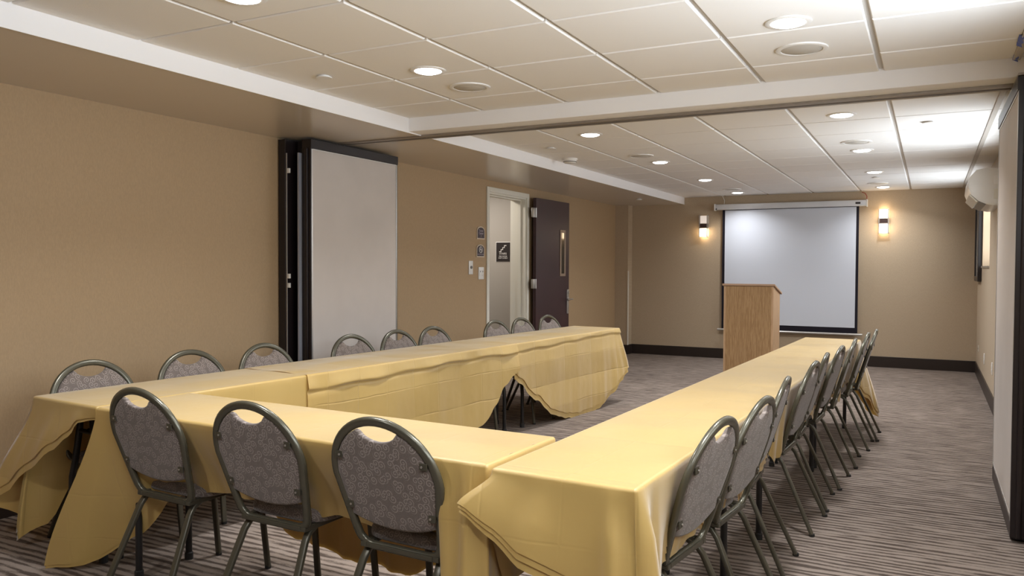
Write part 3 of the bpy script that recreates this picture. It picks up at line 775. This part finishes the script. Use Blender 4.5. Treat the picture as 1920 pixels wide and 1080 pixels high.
# ---- right row (right side = aisle side with chairs, left side = inside of the U)
RW = .470
def rdrop(u0, u1): return seat_drop(RR, RW, RCH, u0, u1, .345, .272)
make_cloth(RR, 0, 1.82, RW, {
    'near': ([(0, .11), (.15, .155), (.35, .225), (.65, .29), (.85, .36), (1, .62)], [(0, .05), (.3, .03), (.8, .02), (1, .05)], [(0, -.10), (.3, -.05), (.6, 0), (1, .03)], [(0, 1), (1, 1)]),
    'right': ([(0, .66), (.035, .60), (.08, .36)] + [q for q in rdrop(0, 1.82) if q[0] > .12], [(0, .07), (.05, .04), (.1, .0), (.16, -.03), (1, -.03)], [(0, -.02), (.1, 0)], [(0, 1), (1, .6)]),
    'left': ([(0, .16), (.06, .35), (1, .36)], [(0, .02), (1, .01)])},
    'gold tablecloth on the near end of the right row, with layered slanting hem', ZC + .003, seed=3, layers=((.004, .022), (.010, .048)), amp=.005,
    pleats=((2.05, .012, .05), (2.275, .040, .026), (2.335, -.040, .020), (2.375, -.030, .018), (2.425, .060, .028), (2.51, -.028, .03)))
make_cloth(RR, 1.76, 3.64, RW - .004, {'right': (rdrop(1.76, 3.64), [(0, -.03), (1, -.03)]), 'left': ([(0, .36), (1, .36)], [(0, .01), (1, .01)])},
    'gold tablecloth covering the middle of the right row beside the aisle chairs', ZC + .0015, seed=5)
make_cloth(RR, 3.58, 5.38, RW - .008, {
    'right': ([q for q in rdrop(3.58, 5.38) if q[0] < .86] + [(.93, .45), (1, .66)], [(0, -.03), (.85, -.03), (1, .13)], [(0, 0), (.88, 0), (1, .22)]),
    'far': ([(0, .55), (.5, .34), (.85, .42), (1, .56)], [(0, .08), (.5, .03), (1, .16)], [(0, 0), (.7, 0), (1, .03)]),
    'left': ([(0, .36), (.9, .36), (1, .5)], [(0, .01), (1, .06)])},
    'gold tablecloth on the far right row end, one corner flaring into the aisle', ZC, seed=8, layers=((.005, .03),))
# ---- front table (right side = towards the camera)
FW = .478
make_cloth(FR, 0, 1.948, FW, {
    'right': ([(0, .735), (.03, .72), (.09, .56), (.16, .385), (.24, .305), (.34, .298), (.86, .302), (.905, .34), (.93, .66), (.965, .71), (1, .70)],
              [(0, .03), (.02, .01), (.05, -.08), (.08, -.13), (.86, -.13), (.92, -.03), (.95, .05), (1, .03)], [(0, -.34), (.03, -.24), (.08, -.10), (.16, -.02), (.25, 0), (.9, 0), (1, .02)]),
    'left': ([(0, .30), (.2, .42), (.33, .585), (.5, .625), (.65, .63), (.85, .45), (1, .3)], [(0, .035), (1, .035)]),
    'far': ([(0, .33), (.5, .32), (.8, .5), (1, .70)], [(0, .0), (1, .0)])},
    'gold tablecloth on the short cross table behind the three front chairs', ZC + .005, seed=11, amp=.008, lam=.2, layers=((.004, .012),), pleats=((1.79, .03, .022), (1.845, -.03, .022), (1.895, .04, .022), (1.94, -.02, .02)))
# ---- left row (right side = inside of the U, left side = wall side with chairs)
LW_ = .525
def ldrop(u0, u1): return seat_drop(LR, LW_, LCH, u0, u1, .36, .272)
make_cloth(LR, 0, 1.45, LW_, {
    'left': ([(0, .66), (.06, .60), (.12, .42), (.17, .275)] + [q for q in ldrop(0, 1.45) if q[0] > .2], [(0, .10), (.1, .02), (.2, -.06), (1, -.06)], [(0, -.04), (.1, 0)]),
    'near': ([(0, .50), (.08, .44), (.3, .30), (.5, .19), (.65, .13), (.78, .07), (1, .05)], [(0, .07), (.3, .03), (1, .0)], [(0, -.30), (.15, -.20), (.4, -.09), (.7, -.02), (1, 0)]),
    'right': ([(0, .05), (.25, .2), (.4, .45), (1, .5)], [(0, .0), (1, .0)])},
    'gold tablecloth on the near left end, its corner pulled out towards the wall', ZC, seed=15, layers=((.005, .035),), amp=.007)
make_cloth(LR, 1.215, 3.455, LW_ + .008, {
    'left': (ldrop(1.215, 3.455), [(0, -.06), (1, -.06)]),
    'right': ([(0, .56), (.3, .66), (.55, .67), (.77, .575), (.85, .45), (.90, .32), (.95, .25), (1, .215)], [(0, .01), (.7, .015), (1, .03)], None, [(0, .2), (1, .2)])},
    'creased gold tablecloth over the middle of the left row, hem rising in an arc', ZC + .003, seed=18, band=.075, amp=.006, topamp=.002, mat='cloth')
make_cloth(LR, 3.40, 5.44, LW_ + .004, {
    'left': ([q for q in ldrop(3.40, 5.44) if q[0] < .9] + [(1, .36)], [(0, -.06), (1, -.05)]),
    'right': ([(0, .235), (.04, .28), (.17, .45), (.34, .635), (.5, .705), (.62, .712), (.76, .69), (.88, .58), (.95, .47), (1, .40)], [(0, .02), (.3, .015), (.56, .01), (.85, .03), (1, .06)], [(0, 0), (.8, 0), (1, .10)], [(0, .15), (.7, .2), (1, 1.6)]),
    'far': ([(0, .36), (.3, .30), (.7, .26), (1, .36)], [(0, .04), (.5, .06), (1, .10)], [(0, 0), (.7, 0), (1, .02)])},
    'gold tablecloth on the far end of the left row with a low rounded hem', ZC + .0015, seed=21, layers=((.006, .045),), band=.05, amp=.006, topamp=.002, mat='cloth')

# ------------------------------------------------------------------ chairs
def make_chair():
    t = empty('banquet_chair')
    H = .868
    def yb(z): return (H - z) * .30       # lean of the back
    # oval tube loop
    pts = []
    zc, hw = .655, .213
    for i in range(0, 29): a = PI * i / 28; pts.append((hw * math.cos(a), zc + (H - .013 - zc) * math.sin(a) ** .96 if 0 < i < 28 else zc))
    side = []
    for z in (.62, .58, .54, .50, .47): side.append((-lerp(.176, hw, (z - .445) / .21), z))
    for k in range(1, 6):
        a = PI / 2 * k / 5; side.append((-(.114 + .062 * math.cos(a)), .450 - .056 * math.sin(a)))
    side += [(-.06, .394), (0, .394)]
    loop = pts + side + [(-x, z) for x, z in reversed(side[:-1])]
    bm = NB(); tube(bm, [(x, yb(z), z) for x, z in loop], .012, 12, True, flat=(.0115, .0155), up=(0, -1, -.30)); obj('back_frame', bm, M['frame'], t, 60)
    # padded back: outline inside the loop, scooped top and rounded bottom
    def half(z):
        if z > zc: q = (z - zc) / (H - .026 - zc); w = hw * math.sqrt(max(0, 1 - q * q))
        else: w = lerp(.176, hw, (z - .445) / .21)
        return w - .0115
    zs = [.506, .522, .55, .58, .62, .66, .70, .735, .765, .79, .808, .822]
    out = [(half(z), z) for z in zs]
    top = []
    wt = out[-1][0]
    for k in range(1, 12): f = 1 - 2 * k / 12; top.append((wt * f, .822 - .036 * (1 - f * f) ** .7))
    bot = []
    for k in range(1, 12): f = -1 + 2 * k / 12; bot.append(((half(.506)) * f, .506 - .034 * (1 - f * f) ** .9))
    outline = out + top + [(-x, z) for x, z in reversed(out)] + bot
    cx, cz = 0, .655
    bm = NB(); rings = []
    for sc_, dy in ((.30, .016), (.62, .0155), (.86, .0145), (.95, .0125), (.985, .009), (1.0, .003), (1.0, -.004), (.985, -.008), (.95, -.0105), (.80, -.012), (.3, -.0125)):
        rings.append([bm.verts.new((x * sc_, yb(cz + (z - cz) * sc_) + dy * 1.1, cz + (z - cz) * sc_)) for x, z in outline])
    for a, b in zip(rings, rings[1:]): ring_between(bm, a, b)
    bm.faces.new(rings[0]); bm.faces.new(rings[-1])
    bk = obj('back_cushion', bm, M['swirl'], t, 70)
    for sx in (-1, 1):
        for z in (.725, .545):
            w = half(z)
            bm = NB(); box(bm, (-w - .004 if sx < 0 else w - .026, yb(z) - .0175, z - .012), (-w + .026 if sx < 0 else w + .004, yb(z) - .0125, z + .012), .002); br = obj('bracket', bm, M['leg'], t)
            bm = NB(); lathe(bm, [(.0042, 0), (.0038, -.0022), (.0015, -.003)], (sx * (w - .016), yb(z) - .0185, z), 10, 'y'); obj('screw', bm, M['steel'], br, True)
    # seat
    def sup(hx, hy, n=40, e=.35):
        r_ = []
        for i in range(n):
            a = 2 * PI * i / n; c, s = math.cos(a), math.sin(a)
            r_.append((hx * math.copysign(abs(c) ** e, c), hy * math.copysign(abs(s) ** e, s)))
        return r_
    bm = NB(); rings = []; base = sup(.198, .198)
    cy = .362
    for sc_, z in ((.4, .404), (.96, .404), (1.0, .410), (1.005, .424), (.995, .438), (.965, .447), (.90, .4515), (.6, .455), (.2, .456)):
        rings.append([bm.verts.new((x * sc_ * (1 + .06 * (y / .2)), cy + y * sc_, z)) for x, y in base])
    for a, b in zip(rings, rings[1:]): ring_between(bm, a, b)
    bm.faces.new(rings[0]); bm.faces.new(rings[-1])
    obj('seat', bm, M['swirl_seat'], t, 'all')
    bm = NB()
    box(bm, (-.165, .125, .386), (-.140, .53, .404), .003); box(bm, (.140, .125, .386), (.165, .53, .404), .003); box(bm, (-.14, .51, .386), (.14, .53, .404), .003); box(bm, (-.14, .125, .386), (.14, .145, .404), .003)
    obj('seat_frame', bm, M['leg'], t)
    for sx in (-1, 1):
        bm = NB(); tube(bm, [(sx * .150, .190, .392), (sx * .152, .155, .374), (sx * .156, .133, .345), (sx * .188, -.02, .010)], .012, 16, flat=(.0138, .0090), up=(1, 0, 0), e=.42); lg = obj('leg', bm, M['leg'], t, 60)
        bm = NB(); lathe(bm, [(.013, 0), (.0145, .003), (.0140, .014)], (sx * .188, -.021, 0), 12); obj('foot_cap', bm, M['rubber'], lg, True)
        bm = NB(); tube(bm, [(sx * .150, .47, .392), (sx * .152, .495, .372), (sx * .154, .502, .35), (sx * .162, .540, .010)], .012, 16, flat=(.0138, .0090), up=(1, 0, 0), e=.42); lg = obj('leg', bm, M['leg'], t, 60)
        bm = NB(); lathe(bm, [(.013, 0), (.0145, .003), (.0140, .014)], (sx * .162, .5405, 0), 12); obj('foot_cap', bm, M['rubber'], lg, True)
    return t
chair0 = make_chair(); used = [False]
def place_chair(x, y, face, label, group):
    """face = heading of the seat front, degrees counter-clockwise from +y"""
    t = copy_tree(chair0) if used[0] else chair0
    used[0] = True
    t.location = (x, y, 0); t.rotation_euler = (0, 0, math.radians(face)); tag(t, label, 'chair', group)
for (x, y), n_, f in zip(FCH, ('leftmost, beside the pulled out cloth corner', 'middle of the three', 'rightmost, beside the right row end'), (-2.5, -2, -2.5)):
    place_chair(x, y, f, 'banquet chair seen from behind at the cross table, ' + n_, 'chairs at the cross table')
ords = ['nearest the camera', 'second from the near end', 'third from the near end', 'fourth from the near end', 'fifth from the near end', 'sixth from the near end', 'seventh from the near end', 'second from the far end', 'at the far end']
for i, (x, y) in enumerate(RCH):
    place_chair(x, y, (83, 84, 92, 87, 91, 87, 91, 89, 90.5)[i] , 'banquet chair on the aisle side of the right row, ' + ords[i], 'chairs along the right row')
ordl = ['nearest the camera', 'second from the near end', 'by the dark partition edge', 'before the partition centre', 'before the partition right edge', 'between partition and doorway', 'before the left door jamb', 'before the open doorway', 'farthest, before the plum door']
for i, (x, y) in enumerate(LCH):
    place_chair(x, y, -90 - 4.45 + random.uniform(-2, 2), 'banquet chair on the wall side of the left row, ' + ordl[i], 'chairs along the left row')

# ------------------------------------------------------------------ light
arealight('vestibule_lamp', (-5.3, 8.3, 2.48), .5, 26, (1, .93, .85))
# lamps added at the windows as ceiling fill, standing in for ground-bounced daylight
for (y0, y1, z0, z1), pw in zip(WINS, (4.5, 11, 40)):
    arealight('window_fill', (WR - .02, (y0 + y1) / 2, (z0 + z1) / 2), z1 - z0 - .06, pw, (.80, .90, 1.0), (0, math.radians(90 + 32), 0), y1 - y0 - .06, spread=math.radians(140))
w = bpy.data.worlds.new('World'); SC.world = w; w.use_nodes = True
w.node_tree.nodes['Background'].inputs[0].default_value = (.9, .9, 1, 1); w.node_tree.nodes['Background'].inputs[1].default_value = .02
# ------------------------------------------------------------------ camera
cam = bpy.data.cameras.new('camera'); co = bpy.data.objects.new('camera', cam); link(co)
yaw, pitch, roll = .4817, .0265, .0042
fwd = Vector((-math.sin(yaw) * math.cos(pitch), math.cos(yaw) * math.cos(pitch), -math.sin(pitch)))
r0 = Vector((math.cos(yaw), math.sin(yaw), 0)); u0 = r0.cross(fwd)
rt = r0 * math.cos(roll) + u0 * math.sin(roll); up = -r0 * math.sin(roll) + u0 * math.cos(roll)
mw = Matrix((rt, up, -fwd)).transposed().to_4x4(); mw.translation = (0, 0, CAM_Z); co.matrix_world = mw
cam.sensor_width = 36; cam.lens = 36 * 1499.8 / 1920; cam.clip_start = .05
SC.camera = co
SC.view_settings.view_transform = 'Standard'; SC.view_settings.look = 'None'; SC.view_settings.gamma = 1; SC.view_settings.use_curve_mapping = False
SC.view_settings.exposure = 0.1
SC.cycles.max_bounces = 10; SC.cycles.diffuse_bounces = 6; SC.cycles.glossy_bounces = 4; SC.cycles.sample_clamp_indirect = 6
SC.cycles.use_denoising = True; SC.cycles.caustics_reflective = False; SC.cycles.caustics_refractive = False
